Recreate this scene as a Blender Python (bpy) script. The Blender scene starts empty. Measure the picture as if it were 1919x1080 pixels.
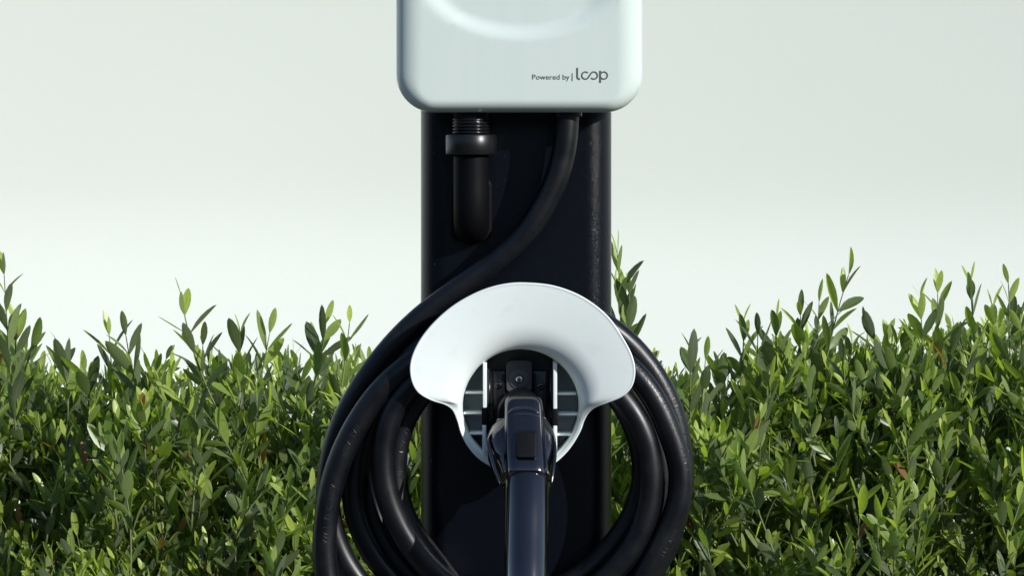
import bpy, math, random
import numpy as np
from mathutils import Vector, Matrix
from mathutils.bvhtree import BVHTree

R = math.radians
random.seed(7)
rng = np.random.default_rng(11)
scene = bpy.context.scene
col = scene.collection

# ------------------------------------------------------------------ camera
D = 2.2            # metres from the lens to the front face of the post
S = 0.00042        # metres per photograph pixel at that face
ZC = 1.20          # lens height
CX, HY = 959.5, 270.0
cam_d = bpy.data.cameras.new('camera')
cam = bpy.data.objects.new('camera', cam_d)
col.objects.link(cam)
cam.location = (0, -D, ZC)
cam.rotation_euler = (R(90), 0, 0)
cam_d.sensor_width = 36
cam_d.lens = 36 * D / (1919 * S)
cam_d.shift_y = -(540 - HY) / 1919
cam_d.clip_start = 0.05
cam_d.clip_end = 500
scene.camera = cam

# ------------------------------------------------------------------ light
SUN_EL, SUN_AZ = R(23.5), R(49)
world = bpy.data.worlds.new('World')
scene.world = world
world.use_nodes = True
wn = world.node_tree
bg = wn.nodes['Background']
sky = wn.nodes.new('ShaderNodeTexSky')
sky.sky_type = 'NISHITA'
sky.sun_disc = False
sky.sun_elevation = SUN_EL
sky.sun_rotation = R(180) - SUN_AZ
sky.air_density = 1.0
sky.dust_density = 0.4
sky.ozone_density = 1.6
wn.links.new(sky.outputs['Color'], bg.inputs['Color'])
bg.inputs['Strength'].default_value = 0.13
sun_d = bpy.data.lights.new('sun', 'SUN')
sun_d.energy = 4.45
sun_d.angle = R(0.5)
sun_d.color = (1.0, 0.985, 0.95)
sun = bpy.data.objects.new('sun', sun_d)
col.objects.link(sun)
sdir = Vector((math.sin(SUN_AZ) * math.cos(SUN_EL), -math.cos(SUN_AZ) * math.cos(SUN_EL), math.sin(SUN_EL)))
sun.rotation_euler = (-sdir).to_track_quat('-Z', 'Y').to_euler()
sun.location = sdir * 20
scene.view_settings.view_transform = 'Standard'
scene.view_settings.look = 'None'
scene.view_settings.exposure = 0.0
scene.view_settings.gamma = 1.0

# ------------------------------------------------------------------ helpers
def at(px, py, y=0.0):
    """a point seen at photograph pixel (px, py), y metres behind the post face"""
    k = S * (D + y) / D
    return Vector(((px - CX) * k, y, ZC + (HY - py) * k))

def mesh_obj(name, verts, faces, mat, parent=None, smooth=True, loc=None):
    me = bpy.data.meshes.new(name)
    me.from_pydata([tuple(v) for v in verts], [], faces)
    me.update()
    if smooth:
        me.polygons.foreach_set('use_smooth', [True] * len(me.polygons))
    if mat: me.materials.append(mat)
    o = bpy.data.objects.new(name, me)
    col.objects.link(o)
    if parent:
        o.parent = parent
        o.matrix_parent_inverse = Matrix.Translation(-parent_world(parent))
    return o

def parent_world(p):
    v = Vector((0, 0, 0))
    if p.parent is None: return Vector(p.location)
    return v + Vector(p.get('_w', (0, 0, 0)))

def empty(name, loc, parent=None):
    o = bpy.data.objects.new(name, None)
    col.objects.link(o)
    o.location = loc
    o.empty_display_size = 0.05
    return o

def tag(o, label=None, cat=None, group=None, kind=None):
    if label: o['label'] = label
    if cat: o['category'] = cat
    if group: o['group'] = group
    if kind: o['kind'] = kind
    return o

class MB:
    def __init__(self): self.v = []; self.f = []
    def add(self, vs, fs):
        n = len(self.v)
        self.v += [Vector(p) for p in vs]
        self.f += [tuple(i + n for i in q) for q in fs]
        return self
    def loft(self, rings, cap0=True, cap1=True, closed=True):
        m = len(rings[0]); vs = [p for r in rings for p in r]; fs = []
        for i in range(len(rings) - 1):
            for j in range(m if closed else m - 1):
                k = (j + 1) % m
                fs.append((i * m + j, i * m + k, (i + 1) * m + k, (i + 1) * m + j))
        if cap0: fs.append(tuple(reversed(range(m))))
        if cap1: fs.append(tuple(range((len(rings) - 1) * m, len(rings) * m)))
        return self.add(vs, fs)
    def box(self, x0, x1, y0, y1, z0, z1, b=0.0):
        """bevelled box"""
        b = min(b, (x1 - x0) / 2.2, (y1 - y0) / 2.2, (z1 - z0) / 2.2)
        rings = []
        steps = [(y0, b), (y0 + b * .3, b * .3), (y0 + b, 0), (y1 - b, 0), (y1 - b * .3, b * .3), (y1, b)] if b > 0 else [(y0, 0), (y1, 0)]
        for y, i in steps:
            X0, X1, Z0, Z1 = x0 + i, x1 - i, z0 + i, z1 - i
            if b > 0:
                c = b
                rings.append([Vector(p) for p in ((X0 + c, y, Z0), (X1 - c, y, Z0), (X1 - c * .3, y, Z0 + c * .3), (X1, y, Z0 + c), (X1, y, Z1 - c), (X1 - c * .3, y, Z1 - c * .3),
                              (X1 - c, y, Z1), (X0 + c, y, Z1), (X0 + c * .3, y, Z1 - c * .3), (X0, y, Z1 - c), (X0, y, Z0 + c), (X0 + c * .3, y, Z0 + c * .3))])
            else:
                rings.append([Vector(p) for p in ((X0, y, Z0), (X1, y, Z0), (X1, y, Z1), (X0, y, Z1))])
        return self.loft(rings)
    def tube(self, pts, rad, seg=8, cap=True):
        pts = [Vector(p) for p in pts]
        n = len(pts)
        rad = rad if hasattr(rad, '__len__') else [rad] * n
        T = [(pts[min(i + 1, n - 1)] - pts[max(i - 1, 0)]).normalized() for i in range(n)]
        up = Vector((0, -1, 0))
        if abs(T[0].dot(up)) > .9: up = Vector((1, 0, 0))
        N = (up - T[0] * up.dot(T[0])).normalized()
        rings = []
        for i in range(n):
            N = (N - T[i] * N.dot(T[i])).normalized()
            B = T[i].cross(N)
            rings.append([pts[i] + (N * math.cos(a) + B * math.sin(a)) * rad[i] for a in (2 * math.pi * k / seg for k in range(seg))])
        return self.loft(rings, cap, cap)
    def lathe(self, c, axis, prof, seg=40, cap0=True, cap1=True):
        """prof: list of (distance along axis, radius)"""
        a = Vector(axis).normalized()
        u = a.orthogonal().normalized(); w = a.cross(u)
        rings = [[Vector(c) + a * d + (u * math.cos(t) + w * math.sin(t)) * r for t in (2 * math.pi * k / seg for k in range(seg))] for d, r in prof]
        return self.loft(rings, cap0, cap1)
    def build(self, name, mat, parent=None, smooth=True, flat_angle=None):
        o = mesh_obj(name, self.v, self.f, mat, parent, smooth)
        if flat_angle:
            auto_smooth(o.data, flat_angle)
        return o

def auto_smooth(me, ang):
    import bmesh
    bm = bmesh.new(); bm.from_mesh(me)
    bmesh.ops.recalc_face_normals(bm, faces=bm.faces)
    for e in bm.edges:
        if len(e.link_faces) == 2 and e.calc_face_angle(0) > ang: e.smooth = False
    bm.to_mesh(me); bm.free()

def catmull(P, n=10, closed=False):
    P = [Vector(p) for p in P]
    out = []
    N = len(P)
    for i in range(N if closed else N - 1):
        if closed: p0, p1, p2, p3 = P[i - 1], P[i], P[(i + 1) % N], P[(i + 2) % N]
        else:
            p1, p2 = P[i], P[i + 1]
            p0 = P[i - 1] if i else p1 * 2 - p2
            p3 = P[i + 2] if i + 2 < N else p2 * 2 - p1
        d1 = max((p1 - p0).length, 1e-9) ** .5; d2 = max((p2 - p1).length, 1e-9) ** .5; d3 = max((p3 - p2).length, 1e-9) ** .5
        m1 = ((p1 - p0) / d1 - (p2 - p0) / (d1 + d2) + (p2 - p1) / d2) * d2
        m2 = ((p2 - p1) / d2 - (p3 - p1) / (d2 + d3) + (p3 - p2) / d3) * d2
        for k in range(n):
            t = k / n; t2 = t * t; t3 = t2 * t
            out.append(p1 * (2 * t3 - 3 * t2 + 1) + m1 * (t3 - 2 * t2 + t) + p2 * (-2 * t3 + 3 * t2) + m2 * (t3 - t2))
    if not closed: out.append(P[-1])
    return out

def sm(a, b, x):
    t = min(1, max(0, (x - a) / (b - a)))
    return t * t * (3 - 2 * t)

# ------------------------------------------------------------------ materials
def new_mat(name, colr, rough=.5, spec=.5, coat=0, metal=0):
    m = bpy.data.materials.new(name); m.use_nodes = True
    b = m.node_tree.nodes['Principled BSDF']
    b.inputs['Base Color'].default_value = (*colr, 1)
    b.inputs['Roughness'].default_value = rough
    b.inputs['Specular IOR Level'].default_value = spec
    b.inputs['Metallic'].default_value = metal
    b.inputs['Coat Weight'].default_value = coat
    b.inputs['Coat Roughness'].default_value = .06
    return m, m.node_tree, b

def tex_noise(nt, scale, detail=2, rough=.5, coord='Object'):
    tc = nt.nodes.new('ShaderNodeTexCoord')
    n = nt.nodes.new('ShaderNodeTexNoise')
    n.inputs['Scale'].default_value = scale
    n.inputs['Detail'].default_value = detail
    n.inputs['Roughness'].default_value = rough
    nt.links.new(tc.outputs[coord], n.inputs['Vector'])
    return n

def add_bump(nt, b, src, strength, dist):
    bp = nt.nodes.new('ShaderNodeBump')
    bp.inputs['Strength'].default_value = strength
    bp.inputs['Distance'].default_value = dist
    nt.links.new(src, bp.inputs['Height'])
    nt.links.new(bp.outputs['Normal'], b.inputs['Normal'])
    return bp

def ramp(nt, src, stops):
    r = nt.nodes.new('ShaderNodeValToRGB')
    els = r.color_ramp.elements
    while len(els) < len(stops): els.new(.5)
    for e, (p, c) in zip(els, stops):
        e.position = p; e.color = (*c, 1) if len(c) == 3 else c
    nt.links.new(src, r.inputs['Fac'])
    return r

M = {}
# glossy white enclosure
m, nt, b = new_mat('gloss_white_plastic', (.72, .77, .75), .22, .5, .25); M['housing'] = m
n = tex_noise(nt, 9, 3); mp = nt.nodes.new('ShaderNodeMapping'); mp.inputs['Scale'].default_value = (9, 9, .7); tcs = nt.nodes.new('ShaderNodeTexCoord'); nt.links.new(tcs.outputs['Object'], mp.inputs['Vector']); nt.links.new(mp.outputs['Vector'], n.inputs['Vector']); r = ramp(nt, n.outputs['Fac'], [(.3, (.625, .705, .655)), (.7, (.65, .725, .68))]); nt.links.new(r.outputs['Color'], b.inputs['Base Color'])
# satin white holster
m, nt, b = new_mat('satin_white_plastic', (.78, .80, .80), .42, .45); M['holster'] = m
n = tex_noise(nt, 1400, 2); add_bump(nt, b, n.outputs['Fac'], .06, .0003)
n2 = tex_noise(nt, 60, 4); r = ramp(nt, n2.outputs['Fac'], [(.25, (.78, .84, .815)), (.42, (.82, .885, .86))]); nt.links.new(r.outputs['Color'], b.inputs['Base Color'])
# black powder coat with dust specks
m, nt, b = new_mat('black_powder_coat', (.0022, .0026, .0036), .22, .38); M['post'] = m
n = tex_noise(nt, 1300, 2, .6); add_bump(nt, b, n.outputs['Fac'], .46, .0005)
n2 = tex_noise(nt, 620, 0); r = ramp(nt, n2.outputs['Fac'], [(.84, (.0022, .003, .006)), (.86, (.05, .055, .055))]); nt.links.new(r.outputs['Color'], b.inputs['Base Color'])
# rubber cable jacket
m, nt, b = new_mat('black_rubber', (.003, .004, .008), .3, .45); M['rubber'] = m
n = tex_noise(nt, 45, 4, .6); r = ramp(nt, n.outputs['Fac'], [(.35, (.002, .0028, .005)), (.6, (.005, .0055, .007)), (.78, (.010, .010, .010))]); nt.links.new(r.outputs['Color'], b.inputs['Base Color'])
r2 = ramp(nt, n.outputs['Fac'], [(.3, (.33,) * 3), (.7, (.43,) * 3)]); nt.links.new(r2.outputs['Color'], b.inputs['Roughness'])
n3 = tex_noise(nt, 600, 2); add_bump(nt, b, n3.outputs['Fac'], .12, .0003)
m, nt, b = new_mat('embossed_rubber', (.018, .019, .019), .4, .5); M['emboss'] = m
# piano black connector
m, nt, b = new_mat('gloss_black_plastic', (.004, .0042, .006), .07, .8, .7); M['gloss'] = m
b.inputs['Thin Film Thickness'].default_value = 330
b.inputs['Thin Film IOR'].default_value = 1.7
n = tex_noise(nt, 30, 3); r = ramp(nt, n.outputs['Fac'], [(.3, (.05,) * 3), (.7, (.13,) * 3)]); nt.links.new(r.outputs['Color'], b.inputs['Roughness'])
m, nt, b = new_mat('matte_black_plastic', (.004, .004, .006), .5, .2); M['matte'] = m
n = tex_noise(nt, 500, 2); add_bump(nt, b, n.outputs['Fac'], .15, .0003)
m, nt, b = new_mat('satin_black_plastic', (.006, .0065, .008), .24, .45); M['satin'] = m
m, nt, b = new_mat('grey_black_nylon', (.006, .0065, .007), .34, .5); M['nut'] = m
m, nt, b = new_mat('dull_black_plastic', (.003, .003, .004), .55, .10); M['dull'] = m
m, nt, b = new_mat('zinc_screw', (.55, .60, .62), .32, .5, 0, 1); M['zinc'] = m
m, nt, b = new_mat('grey_plastic', (.50, .55, .58), .5, .4); M['panel'] = m
m, nt, b = new_mat('dark_plastic_and_shade', (.06, .062, .075), .5, .4); M['dgrey'] = m  # screw tab plastic; on the back plate it stands for shade
m, nt, b = new_mat('grey_print', (.095, .11, .105), .5, .3); M['print'] = m
# wall render
m, nt, b = new_mat('painted_render', (.80, .845, .81), .75, .25); M['wall'] = m
n = tex_noise(nt, .8, 3, .5); r = ramp(nt, n.outputs['Fac'], [(.3, (.620, .650, .593)), (.7, (.636, .664, .608))]); nt.links.new(r.outputs['Color'], b.inputs['Base Color'])
n2 = tex_noise(nt, 350, 3); add_bump(nt, b, n2.outputs['Fac'], .12, .0008)
# paving
m, nt, b = new_mat('pale_concrete', (.55, .54, .51), .85, .2); M['ground'] = m
n = tex_noise(nt, 3, 8, .6); r = ramp(nt, n.outputs['Fac'], [(.3, (.68, .67, .65)), (.7, (.76, .75, .73))]); nt.links.new(r.outputs['Color'], b.inputs['Base Color'])
n2 = tex_noise(nt, 180, 3); add_bump(nt, b, n2.outputs['Fac'], .3, .002)
m, nt, b = new_mat('grey_paving', (.2, .2, .2), .85, .2); M['slab'] = m
n = tex_noise(nt, 14, 8, .65); r = ramp(nt, n.outputs['Fac'], [(.3, (.15, .15, .148)), (.7, (.24, .238, .23))]); nt.links.new(r.outputs['Color'], b.inputs['Base Color'])
m, nt, b = new_mat('asphalt', (.045, .045, .047), .9, .2); M['asphalt'] = m
n = tex_noise(nt, 120, 5); r = ramp(nt, n.outputs['Fac'], [(.3, (.03, .03, .032)), (.7, (.065, .065, .067))]); nt.links.new(r.outputs['Color'], b.inputs['Base Color'])
add_bump(nt, b, n.outputs['Fac'], .6, .004)
m, nt, b = new_mat('dark_screen', (.04, .055, .03), .95, .1); M['slope'] = m
n = tex_noise(nt, 1.3, 8, .7); r = ramp(nt, n.outputs['Fac'], [(.35, (.018, .026, .014)), (.65, (.07, .09, .04))]); nt.links.new(r.outputs['Color'], b.inputs['Base Color'])
add_bump(nt, b, n.outputs['Fac'], 1, .6)
m, nt, b = new_mat('soil', (.05, .035, .025), .95, .1); M['soil'] = m
n = tex_noise(nt, 40, 6); r = ramp(nt, n.outputs['Fac'], [(.3, (.03, .02, .014)), (.7, (.09, .06, .042))]); nt.links.new(r.outputs['Color'], b.inputs['Base Color'])
add_bump(nt, b, n.outputs['Fac'], .8, .02)
# woody stems
m, nt, b = new_mat('bark', (.16, .12, .085), .8, .2); M['bark'] = m
n = tex_noise(nt, 90, 4); r = ramp(nt, n.outputs['Fac'], [(.3, (.10, .078, .05)), (.7, (.26, .21, .15))]); nt.links.new(r.outputs['Color'], b.inputs['Base Color'])
m, nt, b = new_mat('young_stem', (.14, .17, .07), .6, .3); M['stem'] = m

# leaf
def leaf_material():
    m, nt, b = new_mat('olive_leaf', (.07, .12, .03), .36, .6)
    L = nt.links; N = nt.nodes
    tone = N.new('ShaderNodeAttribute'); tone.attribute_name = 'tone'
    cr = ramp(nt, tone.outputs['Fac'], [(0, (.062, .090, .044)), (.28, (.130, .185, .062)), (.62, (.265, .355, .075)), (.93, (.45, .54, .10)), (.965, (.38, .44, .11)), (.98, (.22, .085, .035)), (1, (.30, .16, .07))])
    uv = N.new('ShaderNodeUVMap'); uv.uv_map = 'leaf_uv'
    sep = N.new('ShaderNodeSeparateXYZ'); L.new(uv.outputs['UV'], sep.inputs[0])
    a = N.new('ShaderNodeMath'); a.operation = 'SUBTRACT'; a.inputs[1].default_value = .5; L.new(sep.outputs[0], a.inputs[0])
    ab = N.new('ShaderNodeMath'); ab.operation = 'ABSOLUTE'; L.new(a.outputs[0], ab.inputs[0])
    rib = ramp(nt, ab.outputs[0], [(0, (1, 1, 1)), (.055, (0, 0, 0))])
    mix1 = N.new('ShaderNodeMix'); mix1.data_type = 'RGBA'; mix1.inputs[7].default_value = (.20, .26, .10, 1)
    rm = N.new('ShaderNodeMath'); rm.operation = 'MULTIPLY'; rm.inputs[1].default_value = .55; L.new(rib.outputs['Color'], rm.inputs[0])
    L.new(rm.outputs[0], mix1.inputs[0]); L.new(cr.outputs['Color'], mix1.inputs[6])
    # fine mottling
    no = tex_noise(nt, 260, 3)
    mot = N.new('ShaderNodeMapRange'); mot.inputs[3].default_value = .8; mot.inputs[4].default_value = 1.2; L.new(no.outputs['Fac'], mot.inputs[0])
    vm = N.new('ShaderNodeVectorMath'); vm.operation = 'SCALE'; L.new(mix1.outputs[2], vm.inputs[0]); L.new(mot.outputs[0], vm.inputs['Scale'])
    # pale felted underside of the leaf
    geo = N.new('ShaderNodeNewGeometry')
    mix2 = N.new('ShaderNodeMix'); mix2.data_type = 'RGBA'; mix2.inputs[7].default_value = (.20, .23, .15, 1)
    bm = N.new('ShaderNodeMath'); bm.operation = 'MULTIPLY'; bm.inputs[1].default_value = .5; L.new(geo.outputs['Backfacing'], bm.inputs[0])
    L.new(bm.outputs[0], mix2.inputs[0]); L.new(vm.outputs[0], mix2.inputs[6])
    L.new(mix2.outputs[2], b.inputs['Base Color'])
    tr = N.new('ShaderNodeBsdfTranslucent')
    tv = N.new('ShaderNodeVectorMath'); tv.operation = 'MULTIPLY'; tv.inputs[1].default_value = (1.9, 2.1, .7); L.new(vm.outputs[0], tv.inputs[0])
    L.new(tv.outputs[0], tr.inputs['Color'])
    ms = N.new('ShaderNodeMixShader'); ms.inputs[0].default_value = .40
    L.new(b.outputs[0], ms.inputs[1]); L.new(tr.outputs[0], ms.inputs[2])
    L.new(ms.outputs[0], N['Material Output'].inputs['Surface'])
    add_bump(nt, b, no.outputs['Fac'], .15, .0006)
    return m
M['leaf'] = leaf_material()

# ------------------------------------------------------------------ setting
YW = 5.0       # wall face
g = MB()
nx = 24
g.add([(x, y, 0) for y in (-.45, .42) for x in (-60, 60)], [(0, 1, 3, 2)])
ag = MB().add([(x, y, -.12) for y in (-80, -.57) for x in (-80, 80)], [(0, 1, 3, 2)])
tag(ag.build('road', M['asphalt'], smooth=False), kind='structure')
fk = MB().box(-60, 60, -.57, -.45, -.3, .004, .012)
tag(fk.build('kerb', M['slab'], smooth=False), kind='structure')
tag(g.build('pavement', M['slab'], smooth=False), kind='structure')
bp_ = MB().add([(x, y, 0) for y in (1.62, YW + 20) for x in (-60, 60)], [(0, 1, 3, 2)])
tag(bp_.build('path', M['ground'], smooth=False), kind='structure')
bed = MB()
bed.add([(-60 + 120 * i / 60, .42 + 1.1 * j / 6, -.02 + .02 * random.random()) for j in range(7) for i in range(61)],
        [(j * 61 + i, j * 61 + i + 1, (j + 1) * 61 + i + 1, (j + 1) * 61 + i) for j in range(6) for i in range(60)])
tag(bed.build('planting_bed', M['soil']), kind='structure')
kerb = MB().box(-60, 60, 1.52, 1.62, -.05, .11, .012)
tag(kerb.build('kerb', M['ground'], smooth=False), kind='structure')

# unseen dark screen added behind the camera, keeps horizon glare off black parts
hv, hf_ = [], []
NH = 120
for i in range(NH + 1):
    x = -75 + 150 * i / NH
    y0 = -30 - .006 * x * x * -1
    h = 8.5 + 1.6 * math.sin(i * .55) + 1.1 * math.sin(i * 1.37 + 1) + .5 * random.random()
    hv += [(x, y0, -.3), (x, y0 - 2.5, h * .55), (x, y0 - 6, h), (x, y0 - 14, h * 1.02)]
for i in range(NH):
    for j in range(3):
        hf_.append((i * 4 + j, i * 4 + j + 1, (i + 1) * 4 + j + 1, (i + 1) * 4 + j))
tag(MB().add(hv, hf_).build('horizon_screen', M['slope']), kind='structure')

wl = empty('rendered_wall', (0, YW, 0))
tag(wl, 'smooth pale grey-green rendered wall behind the hedge', 'wall')
# slow curve, forward lean and battered foot invented to grade sunlight over the face
def wall_lean():
    prof_, y, z = [(0.0, 3.0)], 0.0, 3.0
    while z > -.2:
        th = R(-9) + R(46) * sm(1.18, .68, z)
        z -= .05; y -= .05 * math.tan(th); prof_.append((y, z))
    return prof_
WP = wall_lean()
def wall_y(x): return YW - x * x / 37
cols = [-7 + 14 * i / 70 for i in range(71)]
wm = MB().loft([[Vector((x, wall_y(x) + y, z)) for x in cols] for y, z in WP], False, False, False)
wm.build('wall_face', M['wall'], wl)
MB().loft([[Vector((x, wall_y(x) + y, z)) for x in cols] for y, z in ((.60, -.2), (.60, 3.003), (-.04, 3.003), (-.04, 3.07), (.64, 3.07), (.64, 3.0))], False, False, False).build('coping', M['wall'], wl, smooth=False)

# ------------------------------------------------------------------ charging station
st = empty('charging_station', (at(967, 0, .03).x, .03, 0))
tag(st, 'white and black electric car charging station with cable holster in front of the hedge', 'charging station')

def rrect(cx, cz, hw, hh, r, seg=10):
    """rounded rectangle in x/z, returns (x, z, nx, nz)"""
    out = []
    for (sx, sz, a0) in ((1, -1, -90), (1, 1, 0), (-1, 1, 90), (-1, -1, 180)):
        for k in range(seg + 1):
            a = R(a0 + 90 * k / seg)
            out.append((cx + sx * (hw - r) + r * math.cos(a), cz + sz * (hh - r) + r * math.sin(a), math.cos(a), math.sin(a)))
    return out

# post: rounded black column, section in x/y
pl, pr = at(787, 0).x, at(1147.5, 0).x
pc, phw = (pl + pr) / 2, (pr - pl) / 2
sec = rrect(pc, .035, phw, .035, .021, 12)
zs = [0.008, .4, .8, 1.2, 1.5]
mb = MB().loft([[Vector((x, y, z)) for x, y, _, _ in sec] for z in zs])
mb.build('post', M['post'], st, flat_angle=R(50))
sec2 = rrect(pc, .035, .11, .075, .012, 6)
mb = MB().loft([[Vector((x, y, z)) for x, y, _, _ in sec2] for z in (0.0, .0075)])
mb.build('base_plate', M['post'], st, flat_angle=R(40))
for sx in (-1, 1):
    for sy in (-1, 1):
        MB().lathe((pc + sx * .092, .035 + sy * .058, .0075), (0, 0, 1), [(0, .009), (.007, .009), (.008, .008)], 6).build('anchor_bolt', M['zinc'], st, smooth=False)

# housing
YF = -.052
def housing():
    x0, x1 = at(743.5, 0, -.03).x, at(1203, 0, -.03).x
    zb = at(0, 210.5, -.03).z
    hh = .155; cz = zb + hh; cx = (x0 + x1) / 2; hw = (x1 - x0) / 2
    out = rrect(cx, cz, hw, hh, .029, 14)
    # densify the straight runs
    pts = []
    nO = len(out)
    for i in range(nO):
        a, c = out[i], out[(i + 1) % nO]
        L = math.hypot(a[0] - c[0], a[1] - c[1])
        k = max(1, int(L / .006))
        for q in range(k):
            t = q / k
            v = [a[j] * (1 - t) + c[j] * t for j in range(4)]
            l = math.hypot(v[2], v[3]); v[2] /= l; v[3] /= l
            pts.append(v)
    rings = []
    def y_front(x, z):
        # shallow round dish pressed into the upper front
        kx = S * (D + YF) / D
        px, py = x / kx + CX, HY - (z - ZC) / kx
        d = math.hypot(px - 978, py + 203)
        edge = min(hw - abs(x - cx), hh - abs(z - cz))
        return YF + .0042 * sm(279, 248, d) * sm(.008, .046, edge)
    rings.append([Vector((x - nx * .006, -.0015, z - nz * .006)) for x, z, nx, nz in pts])
    rings.append([Vector((x - nx * .0015, -.003, z - nz * .0015)) for x, z, nx, nz in pts])
    rings.append([Vector((x, -.007, z)) for x, z, nx, nz in pts])
    rings.append([Vector((x, -.018, z)) for x, z, nx, nz in pts])
    dR = .014
    for k in range(0, 13):
        a = R(90 * k / 12)
        rg = []
        for x, z, nx, nz in pts:
            w = .0195 * nx * nx + .0095 * nz * nz
            i = w * (1 - math.cos(a))
            X, Z = x - nx * i, z - nz * i
            rg.append(Vector((X, YF + dR * (1 - math.sin(a)), Z)))
        rings.append(rg)
    base = rings[-1]
    K = 60
    for k in range(1, K):
        t = 1 - k / K
        rg = []
        for p in base:
            X, Z = cx + (p.x - cx) * t, cz + (p.z - cz) * t
            rg.append(Vector((X, y_front(X, Z), Z)))
        rings.append(rg)
    o = MB().loft(rings).build('housing', M['housing'], st)
    return o
hs = housing()
tag(hs, 'glossy white wall box with a pressed round dish and grey print')

def text_mesh(body, size, spacing=1.0):
    cu = bpy.data.curves.new('t', 'FONT'); cu.body = body; cu.size = size; cu.space_character = spacing
    cu.resolution_u = 3; cu.offset = .006 * size
    o = bpy.data.objects.new('t', cu); col.objects.link(o)
    bpy.context.view_layer.update()
    dg = bpy.context.evaluated_depsgraph_get()
    me = bpy.data.meshes.new_from_object(o.evaluated_get(dg))
    vs = [v.co.copy() for v in me.vertices]; fs = [tuple(p.vertices) for p in me.polygons]
    bpy.data.objects.remove(o); bpy.data.meshes.remove(me); bpy.data.curves.remove(cu)
    return vs, fs

YP = YF - .00025
kp = S * (D + YP) / D
vs, fs = text_mesh('Powered by', 1.0)
x0 = min(v.x for v in vs); x1 = max(v.x for v in vs)
capv = [v.y for v in text_mesh('P', 1.0)[0]]; cap = max(capv)
sx = 70.0 / (x1 - x0); sz = 9.3 / cap
o_ = at(997.5, 148.5, YP)
mb = MB().add([(o_.x + (v.x - x0) * sx * kp, YP, o_.z + v.y * sz * kp) for v in vs], fs)
mb.build('lettering', M['print'], hs, smooth=False)

def ribbon(mb, pts, w, y):
    P = [Vector((p[0], p[1])) for p in pts]; n = len(P)
    Lr, Rr = [], []
    for i in range(n):
        t = (P[min(i + 1, n - 1)] - P[max(i - 1, 0)]).normalized()
        nn = Vector((-t.y, t.x))
        a, c = P[i] + nn * w / 2, P[i] - nn * w / 2
        Lr.append(at(a.x, a.y, y)); Rr.append(at(c.x, c.y, y))
    mb.add(Lr + Rr, [(i, i + 1, n + i + 1, n + i) for i in range(n - 1)])
def arc(cx, cy, r, a0, a1, n=24):
    return [(cx + r * math.cos(R(a0 + (a1 - a0) * k / n)), cy - r * math.sin(R(a0 + (a1 - a0) * k / n))) for k in range(n + 1)]
bar = MB(); ribbon(bar, [(1072.4, 136.8), (1072.4, 151.6)], 1.7, YP); bar.build('divider_bar', M['print'], hs, smooth=False)
lg = MB()
ribbon(lg, [(1081.8, 126.6), (1081.8, 143)] + arc(1086, 143.6, 4.2, 180, 285, 10), 3.3, YP)
c1, c2, cy, rr = 1097.0, 1112.9, 141.1, 6.7
ribbon(lg, arc(c1, cy, rr, 45, 322, 30) + arc(c2, cy, rr, 142, -140, 32), 2.7, YP)
ribbon(lg, [(1124.8, 132), (1124.8, 154.8)], 3.3, YP - .00004)
ribbon(lg, arc(1131.6, cy, rr, 170, -170, 40), 2.7, YP)
lg.build('logo', M['print'], hs, smooth=False)

# conduit fitting under the housing
cfc = at(883, 270, -.024)
yc = -.024
def zz(py, y=yc): return at(0, py, y).z
fit = MB()
fit.lathe((cfc.x, yc, zz(210)), (0, 0, -1), [(0, .0135), (zz(210) - zz(252), .0135)], 32)
for py in (224, 230, 236, 242, 248):
    fit.lathe((cfc.x, yc, zz(py)), (0, 0, -1), [(-.0011, .0135), (-.0004, .0148), (.0004, .0148), (.0011, .0135)], 32, False, False)
fit_o = fit.build('conduit_fitting', M['satin'], st)
nut = MB().lathe((cfc.x, yc, zz(251.5)), (0, 0, -1), [(0, .0165), (.0003, .0192), (.0012, .0199), (zz(251.5) - zz(290) - .0012, .0199), (zz(251.5) - zz(290) - .0003, .0193), (zz(251.5) - zz(290), .016)], 48)
nut.build('lock_nut', M['nut'], fit_o, flat_angle=R(40))
pts = [(cfc.x, yc, zz(290)), (cfc.x, yc, zz(330)), (cfc.x, yc, zz(385)), (cfc.x, yc + .003, zz(410)), (cfc.x, yc + .010, zz(422)), (cfc.x, yc + .022, zz(427))]
MB().tube(catmull(pts, 6), .0138, 28).build('conduit_elbow', M['dull'], fit_o)
gz0, gz1 = at(0, 453).z, at(0, 330).z
go = rrect(at(883, 0).x, (gz0 + gz1) / 2, .0165, (gz1 - gz0) / 2, .009, 8)
MB().loft([[Vector((x - nx * i, y, z - nz * i)) for x, z, nx, nz in go] for y, i in ((.001, 0), (-.003, 0), (-.004, .0006), (-.0043, .0018))]).build('gasket_plate', M['dull'], fit_o)
MB().lathe(at(1063, 206, -.026), (0, 0, -1), [(-.004, .0118), (.0045, .0118), (.0055, .0110)], 32).build('cable_gland', M['satin'], st, flat_angle=R(40))

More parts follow.
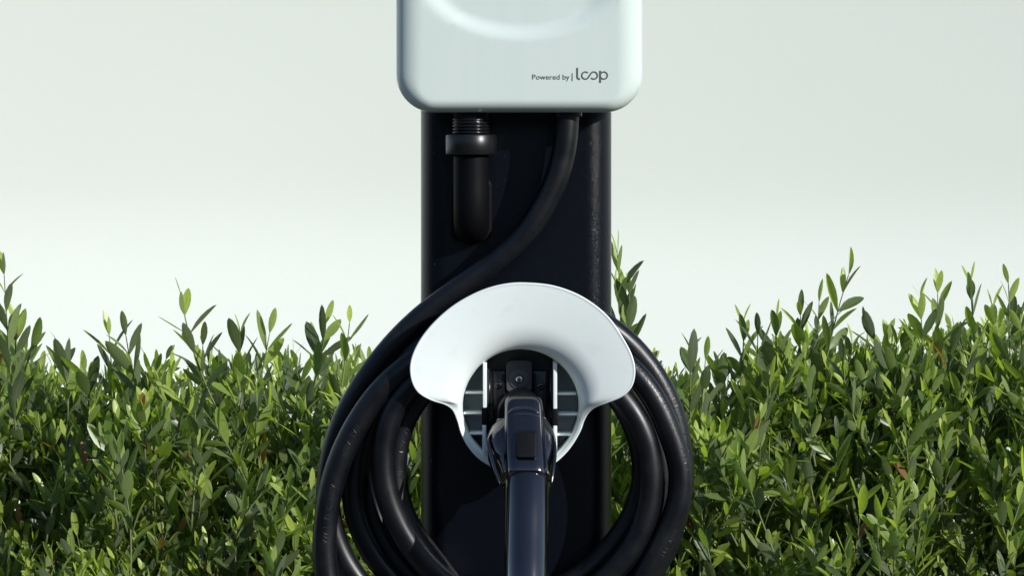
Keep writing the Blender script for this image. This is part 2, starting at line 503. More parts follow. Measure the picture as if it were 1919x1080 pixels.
# ------------------------------------------------------------------ holster
HC = (976.0, 765.0)
R0 = 111.0
YM = -.044                                  # mouth of the barrel
rim_px = [(986,533),(1039,539),(1092,560),(1138,596),(1168,640),(1182,668),(1187.5,692),(1185,716),(1177,731),(1162,743),(1134,754.5),(1113,763),(1101,773),(1092,789),(1086.5,805),(1074,828),(1058,849),(1036,868),(1008,880),(976,883),(946,880),(922,873),
          (897,857),(878,835),(866,812),(858.5,787),(849,767),(835,757),(810,749),(786,735),(775,717),(771,690),(777,663),(796,629),(828,594),(863,567.5),(909,545),(951,534.5)]
rim2 = [(p.x, p.y) for p in catmull([(x, y, 0) for x, y in rim_px], 5, True)]
def flare(px, py):
    rr = math.hypot(px - HC[0], py - HC[1]) - R0
    return .025 * (1 - math.exp(-max(rr, 0) / 42.0))
def prof_gh(t):
    """share of the radial and of the forward travel at t"""
    gf, hf = .40, .78                 # end of the roll
    tr_ = .42
    if t < tr_:
        a = (t / tr_) * R(72)
        return gf * (1 - math.cos(a)) / (1 - math.cos(R(72))), hf * math.sin(a) / math.sin(R(72))
    u = (t - tr_) / (1 - tr_)
    return gf + (1 - gf) * u, hf + (1 - hf) * (u * 1.18 - .18 * u * u)
hol = MB()
nU = 36
kS = S * (D + YM) / D
rim_y = [YM - flare(px, py) for px, py in rim2]
C3 = at(HC[0], HC[1], YM)
rings = []
rb = R0 * kS
# inside of the barrel, from the back plate forward
angs = [math.atan2(-(py - HC[1]), px - HC[0]) for px, py in rim2]
for y in (-.003, -.016, -.030, -.040):
    rings.append([Vector((C3.x + rb * .985 * math.cos(a), y, C3.z + rb * .985 * math.sin(a))) for a in angs])
for u in range(nU + 1):
    t = u / nU
    rg = []
    for (px, py), a, ry in zip(rim2, angs, rim_y):
        e = at(px, py, ry)
        b0 = Vector((C3.x + rb * math.cos(a), YM, C3.z + rb * math.sin(a)))
        gq, hq = prof_gh(t)
        rg.append(Vector((b0.x + (e.x - b0.x) * gq, YM + (ry - YM) * hq, b0.z + (e.z - b0.z) * gq)))
    rings.append(rg)
# rolled rim and the back of the flange
last = rings[-1]; th = .0026
def outward(rg):
    n = len(rg); o = []
    for i in range(n):
        t = (rg[(i + 1) % n] - rg[i - 1]); t.y = 0; t.normalize()
        o.append(Vector((t.z, 0, -t.x)))
    # orientation check
    c = sum((p for p in rg), Vector()) / n
    if sum((rg[i] - c).dot(o[i]) for i in range(n)) < 0: o = [-v for v in o]
    return o
on = outward(last)
rings.append([p + v * .0005 + Vector((0, -.0004, 0)) for p, v in zip(last, on)])
rings.append([p + v * .0012 + Vector((0, .0002, 0)) for p, v in zip(last, on)])
rings.append([p + v * .0013 + Vector((0, .0018, 0)) for p, v in zip(last, on)])
back0 = [p + v * .0009 + Vector((0, .0030, 0)) for p, v in zip(last, on)]
rings.append(back0)
for u in range(1, 19):
    t = 1 - u / 18
    rg = []
    for p, a, ry in zip(back0, angs, rim_y):
        b0 = Vector((C3.x + (rb + .003) * math.cos(a), YM + .002, C3.z + (rb + .003) * math.sin(a)))
        gq, hq = prof_gh(t)
        rg.append(Vector((b0.x + (p.x - b0.x) * gq, b0.y + (p.y - b0.y) * hq, b0.z + (p.z - b0.z) * gq)))
    rings.append(rg)
rings.append([Vector((C3.x + (rb + .003) * math.cos(a), -.001, C3.z + (rb + .003) * math.sin(a))) for a in angs])
hol.loft(rings, False, False)
hol_o = hol.build('holster', M['holster'], st)
tag(hol_o, 'white flared cable holster with a dark socket in its mouth')
# back plate of the barrel, coloured dark for the shade inside the mouth
MB().lathe((C3.x, -.0030, C3.z), (0, -1, 0), [(0, rb * .982), (.0005, rb * .98)], 64).build('back_plate', M['dgrey'], hol_o, smooth=False)
for sgn in (-1, 1):       # pale panels either side of the socket
    x_in = at(905 if sgn < 0 else 1044, 0, -.0045).x - C3.x
    a0 = math.acos(min(1, abs(x_in) / (rb * .975)))
    pg = [Vector((C3.x + sgn * rb * .975 * math.cos(a0 * (2 * k / 24 - 1)), 0, C3.z + rb * .975 * math.sin(a0 * (2 * k / 24 - 1)))) for k in range(25)]
    MB().loft([[Vector((p.x, y, p.z)) for p in pg] for y in (-.0036, -.0060)]).build('side_panel', M['panel'], hol_o, flat_angle=R(30))

def pbox(px0, px1, py0, py1, y0, y1, b=.0006):
    """box whose front face (y0) covers a photograph rectangle"""
    a, c = at(px0, py1, y0), at(px1, py0, y0)
    return MB().box(a.x, c.x, y0, y1, a.z, c.z, b)
for py in (736.5, 775, 813):
    f = math.sqrt(max(0, (R0 * .97) ** 2 - (py - HC[1]) ** 2))
    pbox(HC[0] - f, 905, py - 2, py + 2.4, -.034, -.0062, .0004).build('rib', M['holster'], hol_o, flat_angle=R(35))
    pbox(1044, HC[0] + f, py, py + 4.4, -.034, -.0062, .0004).build('rib', M['holster'], hol_o, flat_angle=R(35))
for q in ((905, 912, 682, 765), (904, 911, 798, 858), (1037, 1044, 682, 767), (1037, 1044, 799, 862)):
    pbox(*q, -.046, -.0033, .0004).build('side_plate', M['holster'], hol_o, flat_angle=R(35))
# socket
dock = pbox(913.5, 1035.5, 694, 850, -.0085, -.0032, .001)
dock_o = dock.build('socket', M['matte'], hol_o, flat_angle=R(35))
pbox(919, 948.5, 694.5, 830, -.0185, -.0087, .0022).build('socket_block', M['satin'], dock_o, flat_angle=R(35))
pbox(997, 1030.5, 694.5, 830, -.0185, -.0087, .0022).build('socket_block', M['satin'], dock_o, flat_angle=R(35))
for px in (916.6, 1033):
    MB().tube([at(px, 692, -.026), at(px, 790, -.026)], .0013, 12).build('edge_bead', M['satin'], dock_o)
pbox(902.5, 914, 765.5, 797.5, -.0445, -.030, .0006).build('catch', M['matte'], dock_o, flat_angle=R(35))
pbox(1035, 1046, 767.5, 798.5, -.0445, -.030, .0006).build('catch', M['matte'], dock_o, flat_angle=R(35))
# screw tab
ta, tc = at(948.8, 737, -.0200), at(996.8, 676, -.0200)
tr = rrect((ta.x + tc.x) / 2, (ta.z + tc.z) / 2, (tc.x - ta.x) / 2, (tc.z - ta.z) / 2, .0042, 6)
tab_o = MB().loft([[Vector((x - nx * i, y, z - nz * i)) for x, z, nx, nz in tr] for y, i in ((-.0034, 0), (-.0195, 0), (-.0200, .0005))]).build('screw_tab', M['dgrey'], hol_o, flat_angle=R(40))
sp = at(973, 711.5, -.0200)
MB().lathe((sp.x, -.0198, sp.z), (0, -1, 0), [(0, .0078), (.0009, .0078), (.0012, .0072), (.0012, .0036), (.0002, .0034)], 36, True, False).build('screw_boss', M['dgrey'], tab_o, flat_angle=R(35))
def screw(px, py, y, r, mat, parent):
    c = at(px, py, y)
    s = MB().lathe((c.x, y, c.z), (0, -1, 0), [(0, r), (.0006, r), (.0011, r * .8), (.0013, r * .5)], 24)
    o = s.build('screw', mat, parent)
    cr = MB().box(c.x - r * .55, c.x + r * .55, y - .0016, y - .0009, c.z - r * .11, c.z + r * .11, 0)
    cr.box(c.x - r * .11, c.x + r * .11, y - .00165, y - .0010, c.z - r * .55, c.z + r * .55, 0)
    cr.build('screw_slot', M['matte'], o, smooth=False)
screw(973, 711.5, -.0201, .0029, M['zinc'], tab_o)
screw(934, 723, -.0185, .0030, M['gloss'], dock_o)
screw(1014.5, 725, -.0185, .0030, M['gloss'], dock_o)

# ------------------------------------------------------------------ cable and connector
cb = empty('charging_cable', at(945, 1300, -.03))
tag(cb, 'thick black charging cable coiled on the white holster with its plug docked', 'charging cable')
CR = .0094
L1 = [(1063,190,-26),(1063,235,-26),(1058,285,-26),(1040,345,-25),(1012,400,-25),(974,451,-25),(926,494,-24),(872,533,-24),(818,572,-23),(770,612,-23),(722,664,-22),(678,724,-21),(645,785,-20),(624,845,-19),(614,905,-18),(614,955,-18),(626,1010,-18),(652,1065,-18),(692,1115,-18),(770,1180,-18),(860,1222,-18),(945,1236,-18),(1040,1225,-18),(1120,1185,-17),(1190,1120,-17),(1238,1048,-17),(1268,970,-17)]
R1 = [(1279,897,-17),(1276,836,-17),(1266,788,-17),(1246,737,-18),(1218,690,-18),(1184,649,-19),(1140,612,-21),(1088,585,-24),(1020,572,-28),(950,580,-33),(880,606,-37),(830,640,-40)]
L2 = [(790,668,-42),(755,692,-43),(720,724,-43),(684,770,-43),(652,826,-43),(628,886,-43),(612,955,-43),(607,1025,-43),(612,1090,-43),(650,1180,-43),(730,1250,-43),(830,1290,-42),(945,1300,-42),(1060,1270,-42),(1140,1200,-42),(1190,1110,-42),(1222,1050,-43),(1258,985,-43),(1277,925,-43)]
R2 = [(1278,880,-43),(1262,830,-43),(1246,786,-43),(1226,745,-43),(1199,708,-42),(1166,676,-40),(1120,648,-36),(1050,625,-31),(976,616,-27),(900,606,-24),(826,620,-22)]
L3 = [(766,664,-20),(716,735,-19),(682,805,-18),(664,880,-18),(660,935,-18),(674,990,-18),(704,1048,-18),(750,1100,-18),(820,1150,-19),(900,1176,-22),(980,1176,-28),(1060,1145,-36),(1120,1100,-42),(1166,1055,-43),(1199,1005,-43),(1217,950,-43)]
R3 = [(1222,892,-43),(1215,835,-43),(1196,787,-43),(1166,745,-42),(1120,700,-39),(1066,650,-34),(1020,630,-28),(976,624,-20),(925,630,-13),(870,660,-11)]
L6 = [(800,715,-11),(745,785,-11),(712,850,-11),(697,910,-11.5),(699,965,-12),(722,1020,-13),(760,1070,-14),(830,1125,-14),(920,1160,-14),(1010,1162,-13),(1090,1130,-12),(1160,1075,-12),(1210,1010,-12),(1236,950,-12)]
R5 = [(1243,895,-12),(1234,835,-12),(1214,780,-12),(1184,735,-13),(1140,690,-16),(1080,648,-22),(1030,630,-30),(976,622,-36),(920,632,-40),(860,662,-42)]
L4 = [(795,700,-43),(756,735,-43),(732,772,-43),(719,820,-43),(715,868,-43),(721,920,-43),(739,970,-42),(766,1020,-41),(806,1070,-38),(860,1112,-34),(930,1135,-28),(1000,1130,-22),(1070,1095,-18),(1128,1048,-16),(1168,1000,-15.5),(1195,952,-15.5)]
R4 = [(1208,905,-15.5),(1207,858,-15.5),(1194,808,-15.5),(1170,758,-16),(1130,710,-17),(1070,660,-18),(1020,634,-19),(976,628,-19),(925,634,-18),(870,665,-17)]
L5 = [(815,708,-17),(775,755,-17),(752,795,-17),(741,845,-17),(738,890,-17),(744,935,-17),(760,980,-18),(790,1025,-20),(826,1070,-25),(866,1130,-35),(905,1220,-62),(938,1330,-105),(966,1395,-145),(984,1380,-162),(987,1310,-162),(987,1235,-153)]
def to3(seq): return [at(x, y, d / 1000) for x, y, d in seq]
ctrl = to3(L1 + R1 + L2 + R2 + L3 + R3 + L6 + R5 + L4 + R4 + L5)
raw = catmull(ctrl, 12)
# even resampling plus a light smoothing
def resample(P, step):
    d = [0.0]
    for a, c in zip(P, P[1:]): d.append(d[-1] + (c - a).length)
    n = int(d[-1] / step); out = []; j = 0
    for i in range(n + 1):
        s = d[-1] * i / n
        while j < len(P) - 2 and d[j + 1] < s: j += 1
        t = (s - d[j]) / max(d[j + 1] - d[j], 1e-9)
        out.append(P[j].lerp(P[j + 1], t))
    return out
path = resample(raw, .005)
for _ in range(14):
    path = [path[0]] + [path[i] * .5 + (path[i - 1] + path[i + 1]) * .25 for i in range(1, len(path) - 1)] + [path[-1]]
cable_o = MB().tube(path, CR, 28).build('cable', M['rubber'], cb)

def cable_print(body, pxs, py, side, size=.0052, flip=False, ang=0.0, off=.0004):
    """raised lettering that follows the jacket, starting near photograph point (pxs, py)"""
    best, bi = 1e9, 0
    for i, p in enumerate(path):
        k = S * (D + p.y) / D
        dd = math.hypot(p.x / k + CX - pxs, HY - (p.z - ZC) / k - py) + (0 if abs(p.y - side) < .012 else 60)
        if dd < best: best, bi = dd, i
    vs, fs = text_mesh(body, size, 1.12)
    h = size * .36
    out = []
    step = (path[1] - path[0]).length
    sgn = -1 if flip else 1
    for v in vs:
        s = v.x / step * sgn
        i = bi + s; i0 = min(max(int(math.floor(i)), 1), len(path) - 3); t = i - i0
        p = path[i0].lerp(path[i0 + 1], t)
        T = (path[i0 + 1] - path[i0 - 1]).lerp(path[i0 + 2] - path[i0], t).normalized()
        N = Vector((0, -1, 0)); N = (N - T * N.dot(T)).normalized()
        U = N.cross(T) * sgn
        a = ang + (v.y - h) / CR
        out.append(p + (N * math.cos(a) + U * math.sin(a)) * (CR + off))
    # close prism sides not needed at this height: a thin raised skin
    return MB().add(out, fs).build('embossed_text', M['emboss'], cable_o, smooth=False)
cable_print('DJC  EHOV  VW-1', 740, 900, -.017, .0058, flip=True, ang=-.45)
cable_print('WATER RESISTANT  75°C  600V  VW-1', 1187, 685, -.042, .0048, flip=True, ang=.55)
cable_print('(UL) E348712  EVE  S/C 18AWG-E 75°C', 1212, 670, -.018, .0048, flip=True, ang=.5)
cable_print('600V  EVE', 1262, 985, -.043, .0050, flip=True, ang=.5)
cable_print('600V  EVJE', 643, 850, -.043, .0054, flip=True, ang=-.1)
cable_print('VW-1  75°C  600V', 603, 1015, -.043, .0054, flip=True, ang=-.1)

# connector handle
def sect(c, T, a, bq, e, seg=40):
    """superellipse ring: half width a along x, half depth bq along the normal, exponent e"""
    T = Vector(T).normalized(); X = Vector((1, 0, 0)); N = X.cross(T).normalized()
    if N.y > 0: N = -N
    rg = []
    for k in range(seg):
        t = 2 * math.pi * k / seg
        ct, sn = math.cos(t), math.sin(t)
        rg.append(c + X * a * math.copysign(abs(ct) ** (2 / e), ct) + N * bq * math.copysign(abs(sn) ** (2 / e), sn))
    return rg
def loft_sections(rows, n=6, seg=40):
    """rows: (px, py, y mm, half width px, half depth mm, exponent); resampled smoothly"""
    P3 = catmull([Vector(r[:3]) for r in rows], n)
    Q3 = catmull([Vector(r[3:6]) for r in rows], n)
    cs = [at(p.x, p.y, p.z / 1000) for p in P3]
    out = []
    for i, (c, q) in enumerate(zip(cs, Q3)):
        T = cs[min(i + 1, len(cs) - 1)] - cs[max(i - 1, 0)]
        T.x = 0
        k = S * (D + c.y) / D
        out.append(sect(c, T, max(q.x, .3) * k, max(q.y, .1) / 1000, max(q.z, 2), seg))
    return out
grip = [(988,893,-86,40,13,2.2),(988,898,-88,44.5,18,2.2),(988,904,-90.5,45.5,19.5,2.2),(988,910,-92.5,44,19,2.2),(987.5,916,-95,42,18,2.15),(987,960,-105,41.5,19,2.15),(986,1020,-117,41.3,19,2.15),(985.5,1080,-129,41,19,2.15),(986,1160,-142,39,18,2.15),(987,1215,-150,34,16,2.5),(987,1236,-153,27,12,2.2),(987,1246,-154,25,11,2)]
hd = MB().loft(loft_sections(grip, 6, 48))
hd_o = hd.build('connector_handle', M['gloss'], cb)
shoulder = [(978,778,-46,14,6,2.3),(978,786,-50,34,12,2.4),(978,798,-55,50,16,2.6),(977,815,-61,60,18.5,2.8),(977,835,-67,65.5,20,2.9),(977.5,855,-73,64,20.5,2.9),(981,880,-80,55,20,2.8),(985,902,-87,48.5,18.5,2.7),(987,912,-90,44,16,2.6)]
MB().loft(loft_sections(shoulder, 5, 48)).build('shoulder', M['gloss'], hd_o)
ridge = [(981,755.5,-58,24,8,3),(981,757.5,-58.5,31,11,4),(981,762,-60,35,13,4.2),(981,772,-63,36.3,14,4.4),(981.5,800,-70,37,14.5,4.2),(983,850,-83,38,15,3.8),(985.5,888,-92.5,38,15.3,3.6),(986.5,899,-95,37,14.5,3.6),(986.5,903,-96,34,12,4)]
rings = loft_sections(ridge, 5, 56)
MB().loft(rings).build('latch_housing', M['gloss'], hd_o)
def ridge_front(py):
    ys = [r[1] for r in ridge]
    i = max(k for k in range(len(ys)) if ys[k] <= py); i = min(i, len(ys) - 2)
    t = (py - ys[i]) / (ys[i + 1] - ys[i])
    c = ridge[i][2] * (1 - t) + ridge[i + 1][2] * t
    return (c - 15.0 * .97) / 1000
# thumb button: slab standing proud of the sloped latch housing
def button():
    rg = []
    for d, ins in ((.004, 0), (-.0035, 0), (-.0052, .6), (-.0060, 2.0), (-.0063, 4.5)):
        pts_ = rrect(986.5, 833, 20.5 - ins, 26 - ins, max(6 - ins * .5, 1.5), 6)
        loop = []
        for x, y, _, _ in pts_:
            w = 1 + .06 * ((y - 833) / 26) * 0
            loop.append(at(986.5 + (x - 986.5) * w, y, ridge_front(y) + d))
        rg.append(loop)
    return MB().loft(rg)
button().build('latch_button', M['matte'], hd_o, flat_angle=R(40))
rg = []
for d, ins in ((.003, 0), (-.0008, 0), (-.0012, .6)):
    rg.append([at(x, y, ridge_front(y) + d) for x, y, _, _ in rrect(986.5, 840, 22 - ins, 31 - ins, 7, 6)])
MB().loft(rg).build('button_surround', M['matte'], hd_o, flat_angle=R(40))
# lip at the nose
def arc_on(pts, rad, name, mat=M['gloss'], dz=0.0):
    P = [at(x, y, d / 1000) for x, y, d in pts]
    n_ = len(catmull(P, 6))
    MB().tube(catmull(P, 6), [rad * (1 - .6 * abs(2 * i / (n_ - 1) - 1) ** 3) for i in range(n_)], 10).build(name, mat, hd_o)
f = lambda py: ridge_front(py) * 1000
arc_on([(953,777,f(777)+.5),(962,771,f(771)),(981,768,f(768)-.2),(1000,771,f(771)),(1010,777,f(777)+.5)], .0024, 'nose_lip')
arc_on([(955,781,f(781)+.5),(968,779.5,f(779)-.3),(983,779,f(779)-.4),(998,779.5,f(779)-.3),(1011,782,f(782)+.5)], .0017, 'nose_lip')
# moulded edges down both shoulders
arc_on([(914,822,-80),(918,845,-87),(927,878,-95),(937,910,-101)], .0016, 'shoulder_edge')
arc_on([(941,800,-76),(941.5,835,-88),(943,865,-97),(947,888,-102)], .0014, 'shoulder_edge')
arc_on([(1040,828,-80),(1040,850,-86),(1036.5,880,-95),(1033,910,-101)], .0016, 'shoulder_edge')
arc_on([(1020,800,-76),(1020.5,835,-88),(1022.5,865,-97),(1026,892,-102)], .0014, 'shoulder_edge')
# plug barrel going back into the socket
pc_ = at(976, 778, -.05)
MB().lathe((pc_.x, -.066, pc_.z), (0, 1, 0), [(0, .0165), (.001, .018), (.056, .018)], 40).build('plug_barrel', M['matte'], hd_o)
# strain relief
MB().lathe(at(987, 1244, -.1535), (0, -.12, -1), [(-.004, .0135), (.004, .0135), (.005, .0122), (.012, .0122), (.013, .0135), (.02, .013), (.021, .0115), (.03, .0112)], 28).build('strain_relief', M['matte'], hd_o, flat_angle=R(35))

# ------------------------------------------------------------------ hedge
# rows of the leaf template: along t, half width
TR = [(.0, .03), (.14, .42), (.34, .86), (.54, 1.0), (.74, .84), (.91, .48), (1.0, .0)]
def leaf_template():
    v, uv, f = [], [], []
    rows = []
    for k, (t, w) in enumerate(TR):
        if k == len(TR) - 1:
            rows.append([len(v)]); v.append((0, t, 0)); uv.append((.5, t))
        else:
            r_ = []
            for s in (-1, 0, 1):
                r_.append(len(v)); v.append((s * w, t, 0)); uv.append((.5 + .5 * s, t))
            rows.append(r_)
    for a, c in zip(rows, rows[1:]):
        if len(c) == 3:
            f += [(a[0], a[1], c[1], c[0]), (a[1], a[2], c[2], c[1])]
        else:
            f += [(a[0], a[1], c[0]), (a[1], a[2], c[0])]
    return np.array(v), np.array(uv), f
LV, LUV, LF = leaf_template()
NLV = len(LV)

prof = [(-600,610),(-200,600),(0,640),(30,665),(80,695),(130,705),(200,680),(300,660),(400,672),(480,655),(560,650),(620,655),(670,655),(720,690),(900,660),(1100,660),(1160,655),(1210,665),(1260,672),(1310,690),(1350,745),(1385,720),(1420,655),(1460,630),(1520,610),(1590,600),(1650,640),(1700,650),(1740,620),(1800,600),(1860,610),(1919,575),(2100,600),(2600,610)]
pxs = np.array([p[0] for p in prof]); pys = np.array([p[1] for p in prof])
YT = .78
def top_z(x):
    k = S * (D + YT) / D
    px = x / k + CX
    return ZC + (HY - np.interp(px, pxs, pys)) * k
def front_y(x, z):
    lo = 1.02 - z
    return .60 + .055 * math.sin(19 * x + 4 * math.sin(9 * z) + 1) * math.sin(23 * z + 3 * math.sin(7 * x)) + .03 * math.sin(7 * x + 1) + .025 * math.sin(13 * x + 9 * z) + .22 * max(0, .12 - lo) / .12 * .9 - .03 * min(max(lo, 0) / .3, 1)

shoots = []   # (points, radii, leaves) ; leaf = (base, axis, normal, length, width, fold, bend, tone)
def make_shoot(tip, d, length, n_pairs, scale=1.0, young=.5):
    d = Vector(d).normalized()
    base = Vector(tip) - d * length
    side = d.orthogonal().normalized()
    bend = (side * rng.normal(0, .10) + d.cross(side) * rng.normal(0, .10)) * length
    P = []
    n = 7
    for i in range(n):
        t = i / (n - 1)
        P.append(base + d * length * t + bend * (t * t - t) * 1.0)
    leaves = []
    ph = rng.uniform(0, math.pi)
    for q in range(n_pairs + 1):
        t = (q + .35) / (n_pairs + .35)
        t = min(t, 1)
        i = min(int(t * (n - 1)), n - 2); u = t * (n - 1) - i
        p = P[i].lerp(P[i + 1], u)
        T = (P[i + 1] - P[i]).normalized()
        e1 = T.orthogonal().normalized(); e2 = T.cross(e1)
        ph += math.pi / 2 + rng.normal(0, .25)
        tipn = sm(.7, 1, t)
        k_ = 2 if q < n_pairs else 1 + (rng.random() < .7)
        for s in range(k_):
            if q < n_pairs * .25 and rng.random() < .35: continue
            a = ph + math.pi * s + rng.normal(0, .2)
            r_ = e1 * math.cos(a) + e2 * math.sin(a)
            ang = R(rng.normal(36, 11)) * (1 - .5 * tipn)
            ax = T * math.cos(ang) + r_ * math.sin(ang)
            nr = T * math.sin(ang) - r_ * math.cos(ang)
            tw = rng.normal(0, .35)
            nr = (nr * math.cos(tw) + ax.cross(nr) * math.sin(tw)).normalized()
            L = rng.uniform(.030, .046) * scale * (1 - .38 * tipn) * (.85 + .15 * min(1, t * 3))
            W = L * rng.uniform(.112, .152)
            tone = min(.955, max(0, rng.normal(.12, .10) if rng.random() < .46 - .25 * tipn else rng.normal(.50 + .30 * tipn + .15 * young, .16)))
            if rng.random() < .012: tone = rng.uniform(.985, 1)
            leaves.append((p, ax, nr, L, W, rng.uniform(.05, .40), rng.normal(-.04, .09), tone))
    shoots.append((P, leaves))

def k_px(y): return S * (D + y) / D
# the body of the hedge
for i in range(7400):
    x = rng.uniform(-1.22, 1.22)
    zt = float(top_z(x))
    v = rng.random()
    if v < .56:      # front face
        z = zt - .02 - (zt - .45) * rng.random() if rng.random() < .85 else rng.uniform(.2, .6)
        gap = math.sin(27 * x + 5 * math.sin(11 * z) + 2) + math.sin(31 * z + 4 * math.sin(8 * x))
        y = front_y(x, z) + abs(rng.normal(0, .05)) + (.10 if gap < -.45 else 0)
        d = (rng.normal(0, .33), rng.normal(-.42, .28), 1)
    elif v < .74:    # top
        y = rng.uniform(.66, 1.22)
        z = zt - .01 - abs(rng.normal(0, .030)) - .05 * abs(y - .85) / .4
        d = (rng.normal(0, .26), rng.normal(-.08, .25), 1)
    else:            # inside and back
        y = rng.uniform(.68, 1.2); z = zt - .06 - rng.random() * .5
        d = (rng.normal(0, .45), rng.normal(.1, .4), 1)
    L = rng.uniform(.07, .13)
    make_shoot((x, y, z), d, L, int(rng.integers(4, 7)), rng.uniform(.80, 1.06), rng.random())
for i in range(2300):   # shaded heart of the hedge
    x = rng.uniform(-1.25, 1.25); zt = float(top_z(x))
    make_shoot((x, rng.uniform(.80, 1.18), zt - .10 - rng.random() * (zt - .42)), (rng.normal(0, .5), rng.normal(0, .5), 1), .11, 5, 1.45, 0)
# leading shoots that stand above the rest
lead = [(340,548,.30,.13),(205,622,.34,.09),(236,622,.30,.09),(70,622,.33,.08),(8,508,.26,.16),(30,600,.3,.1),(450,622,.34,.08),(505,618,.32,.08),(610,600,.3,.1),(655,598,.27,.11),(590,640,.34,.07),
        (1157,470,.2,.14),(1180,545,.2,.12),(1296,655,.28,.09),(1322,668,.3,.08),(1392,600,.36,.1),(1420,620,.33,.09),(1455,592,.34,.1),(1500,585,.36,.1),(1535,560,.38,.12),(1590,508,.33,.17),(1625,600,.34,.1),(1680,640,.33,.07),(1725,556,.30,.15),(1757,542,.33,.14),(1818,524,.35,.16),(1860,570,.35,.1),(1890,525,.30,.17),(1912,580,.28,.12),(1790,620,.33,.08),(1700,630,.34,.07),(380,640,.3,.07),(120,655,.3,.07),(160,690,.3,.06),(1350,690,.36,.05)]
for px, py, y, L in lead:
    make_shoot(at(px, py + 8, y + .42), (rng.normal(0, .13), rng.normal(-.05, .12), 1), L, max(4, int(L / .02)), 1.08, .35)

# build arrays of leaves
allL = [(si, lf) for si, (P, lv) in enumerate(shoots) for lf in lv]
NL = len(allL)
base = np.array([l[1][0][:] for l in allL]); ax = np.array([l[1][1][:] for l in allL]); nr = np.array([l[1][2][:] for l in allL])
sd = np.cross(ax, nr)
Ls = np.array([l[1][3] for l in allL]); Ws = np.array([l[1][4] for l in allL]); Fo = np.array([l[1][5] for l in allL]); Be = np.array([l[1][6] for l in allL]); To = np.array([l[1][7] for l in allL])
tx, ty = LV[:, 0], LV[:, 1]
V = (base[:, None, :] + ax[:, None, :] * (ty[None, :] * Ls[:, None])[..., None]
     + sd[:, None, :] * (tx[None, :] * Ws[:, None])[..., None]
     + nr[:, None, :] * ((np.abs(tx)[None, :] * Fo[:, None] * Ws[:, None]) + (ty ** 2)[None, :] * Be[:, None] * Ls[:, None])[..., None])
# keep leaves out of the post and the coil
mx, my = V[:, :, 0], V[:, :, 1]
clash = ((my.min(1) < .085) & (mx.max(1) > pl - .01) & (mx.min(1) < pr + .01)) | (my.min(1) < .012)
keep = ~clash
idx_keep = np.nonzero(keep)[0]

# which leaves show largest from the front: projected area, thinned by what hides them
def leaf_faces(ids):
    fs = []
    for q in range(len(ids)):
        o = q * NLV
        fs += [tuple(i + o for i in f_) for f_ in LF]
    return fs
Vk = V[idx_keep]
bvh = BVHTree.FromPolygons([tuple(p) for p in Vk.reshape(-1, 3)], leaf_faces(idx_keep))
nF = len(LF)
camp = Vector((0, -D, ZC))
k_ = S * (D + Vk[:, :, 1]) / D
PX = Vk[:, :, 0] / k_ + CX; PY = HY - (Vk[:, :, 2] - ZC) / k_
area = np.zeros(len(idx_keep))
for f_ in LF:
    xs = [PX[:, i] for i in f_]; ys = [PY[:, i] for i in f_]
    s_ = 0
    for i in range(len(f_)):
        j = (i + 1) % len(f_)
        s_ = s_ + xs[i] * ys[j] - xs[j] * ys[i]
    area += np.abs(s_) / 2
cxp, cyp = PX.mean(1), PY.mean(1)
inside = (cxp > 5) & (cxp < 1914) & (cyp < 1075) & ~((cxp > 780) & (cxp < 1152)) & (np.hypot(cxp - 943, cyp - 925) > 365)
order = np.argsort(-area * inside)
score = []
for q in order[:2600]:
    vis = 0
    for r_ in (4, 7, 10, 13, 16):
        p = Vector(Vk[q, r_])
        dv = (p - camp)
        hit = bvh.ray_cast(camp, dv.normalized(), dv.length + .01)
        if hit[2] is None or hit[2] // nF == q: vis += 1
    score.append((vis / 5 * area[q], q))
score.sort(reverse=True)
chosen = [q for s_, q in score[:300]]
chosen_set = set(chosen)

hg = empty('olive_hedge', (0, .9, 0))
tag(hg, 'dense olive hedge with narrow green leaves between post and pale wall', 'hedge')

def leaf_mesh(name, ids):
    me = bpy.data.meshes.new(name)
    vs = Vk[ids].reshape(-1, 3)
    n = len(ids)
    fa = []
    for q in range(n):
        o = q * NLV
        fa += [tuple(i + o for i in f_) for f_ in LF]
    me.from_pydata(vs.tolist(), [], fa)
    me.polygons.foreach_set('use_smooth', np.ones(len(me.polygons), bool))
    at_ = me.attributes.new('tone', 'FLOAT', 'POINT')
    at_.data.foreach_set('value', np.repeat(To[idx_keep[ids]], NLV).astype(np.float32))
    uvl = me.uv_layers.new(name='leaf_uv')
    li = np.empty(len(me.loops), np.int32); me.loops.foreach_get('vertex_index', li)
    uvl.data.foreach_set('uv', LUV[li % NLV].astype(np.float32).ravel())
    me.materials.append(M['leaf'])
    me.update()
    return me

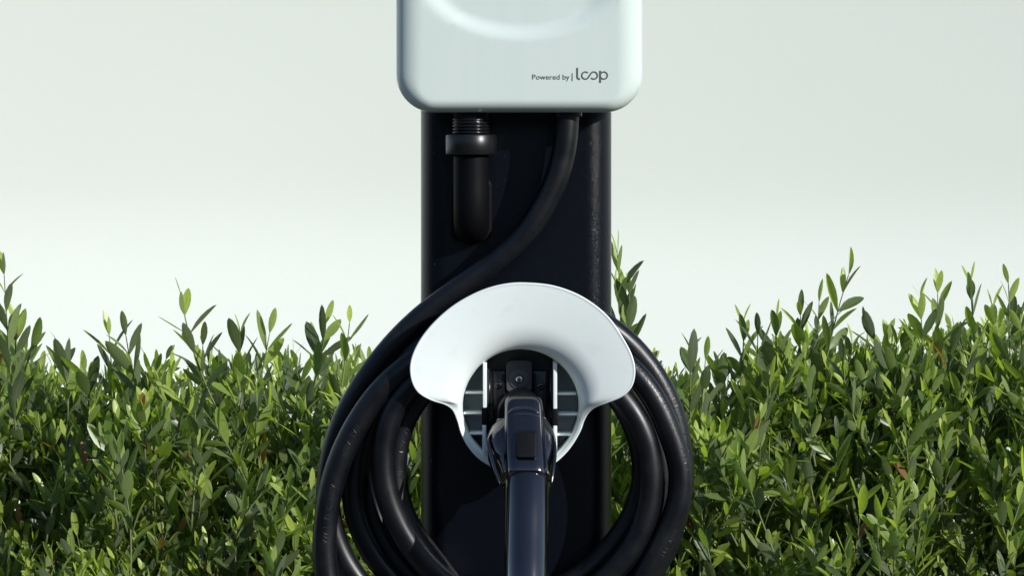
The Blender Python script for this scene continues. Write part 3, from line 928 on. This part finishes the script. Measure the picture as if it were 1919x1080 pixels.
def child(name, me, parent, pw):
    o = bpy.data.objects.new(name, me); col.objects.link(o)
    o.parent = parent; o.matrix_parent_inverse = Matrix.Translation(-pw)
    return o
hw_ = Vector(hg.location)
shoot_obj = {}
stems_rest = MB()
need = set(allL[idx_keep[q]][0] for q in chosen)
for si, (P, lv) in enumerate(shoots):
    rad = [.0013 - .0008 * i / (len(P) - 1) for i in range(len(P))]
    if min(p.y for p in P) < .02: continue
    if si in need:
        o = MB().tube(P, rad, 5).build('shoot', M['stem'])
        o.parent = hg; o.matrix_parent_inverse = Matrix.Translation(-hw_)
        shoot_obj[si] = o
    else:
        stems_rest.tube(P, rad, 4, False)
for q in chosen:
    par = shoot_obj.get(allL[idx_keep[q]][0])
    o = bpy.data.objects.new('leaf', leaf_mesh('leaf', np.array([q]))); col.objects.link(o)
    o.parent = par if par else hg
    o.matrix_parent_inverse = Matrix.Translation(-hw_) if not par else Matrix.Identity(4)
rest = np.array([q for q in range(len(idx_keep)) if q not in chosen_set])
fo = child('foliage', leaf_mesh('foliage', rest), hg, hw_); fo['kind'] = 'stuff'
so = stems_rest.build('twigs', M['stem']); so.parent = hg; so.matrix_parent_inverse = Matrix.Translation(-hw_); so['kind'] = 'stuff'
# woody framework from the soil up into the crown
wood = MB()
for i in range(150):
    x = rng.uniform(-1.3, 1.3); y = rng.uniform(.70, 1.2)
    zt = float(top_z(x)) - rng.uniform(.06, .25)
    q = [Vector((x + rng.normal(0, .03), y + rng.normal(0, .02), 0))]
    for k in range(1, 6):
        q.append(Vector((x + rng.normal(0, .05) * k / 3, min(max(y + rng.normal(0, .05) * k / 3, .6), 1.3), zt * k / 5)))
    pp = catmull(q, 4)
    wood.tube(pp, [.007 - .0055 * j / (len(pp) - 1) for j in range(len(pp))], 6, False)
wo = wood.build('branches', M['bark']); wo.parent = hg; wo.matrix_parent_inverse = Matrix.Translation(-hw_); wo['kind'] = 'stuff'
print('leaves', NL, 'kept', len(idx_keep), 'shoots as parts', len(shoot_obj))
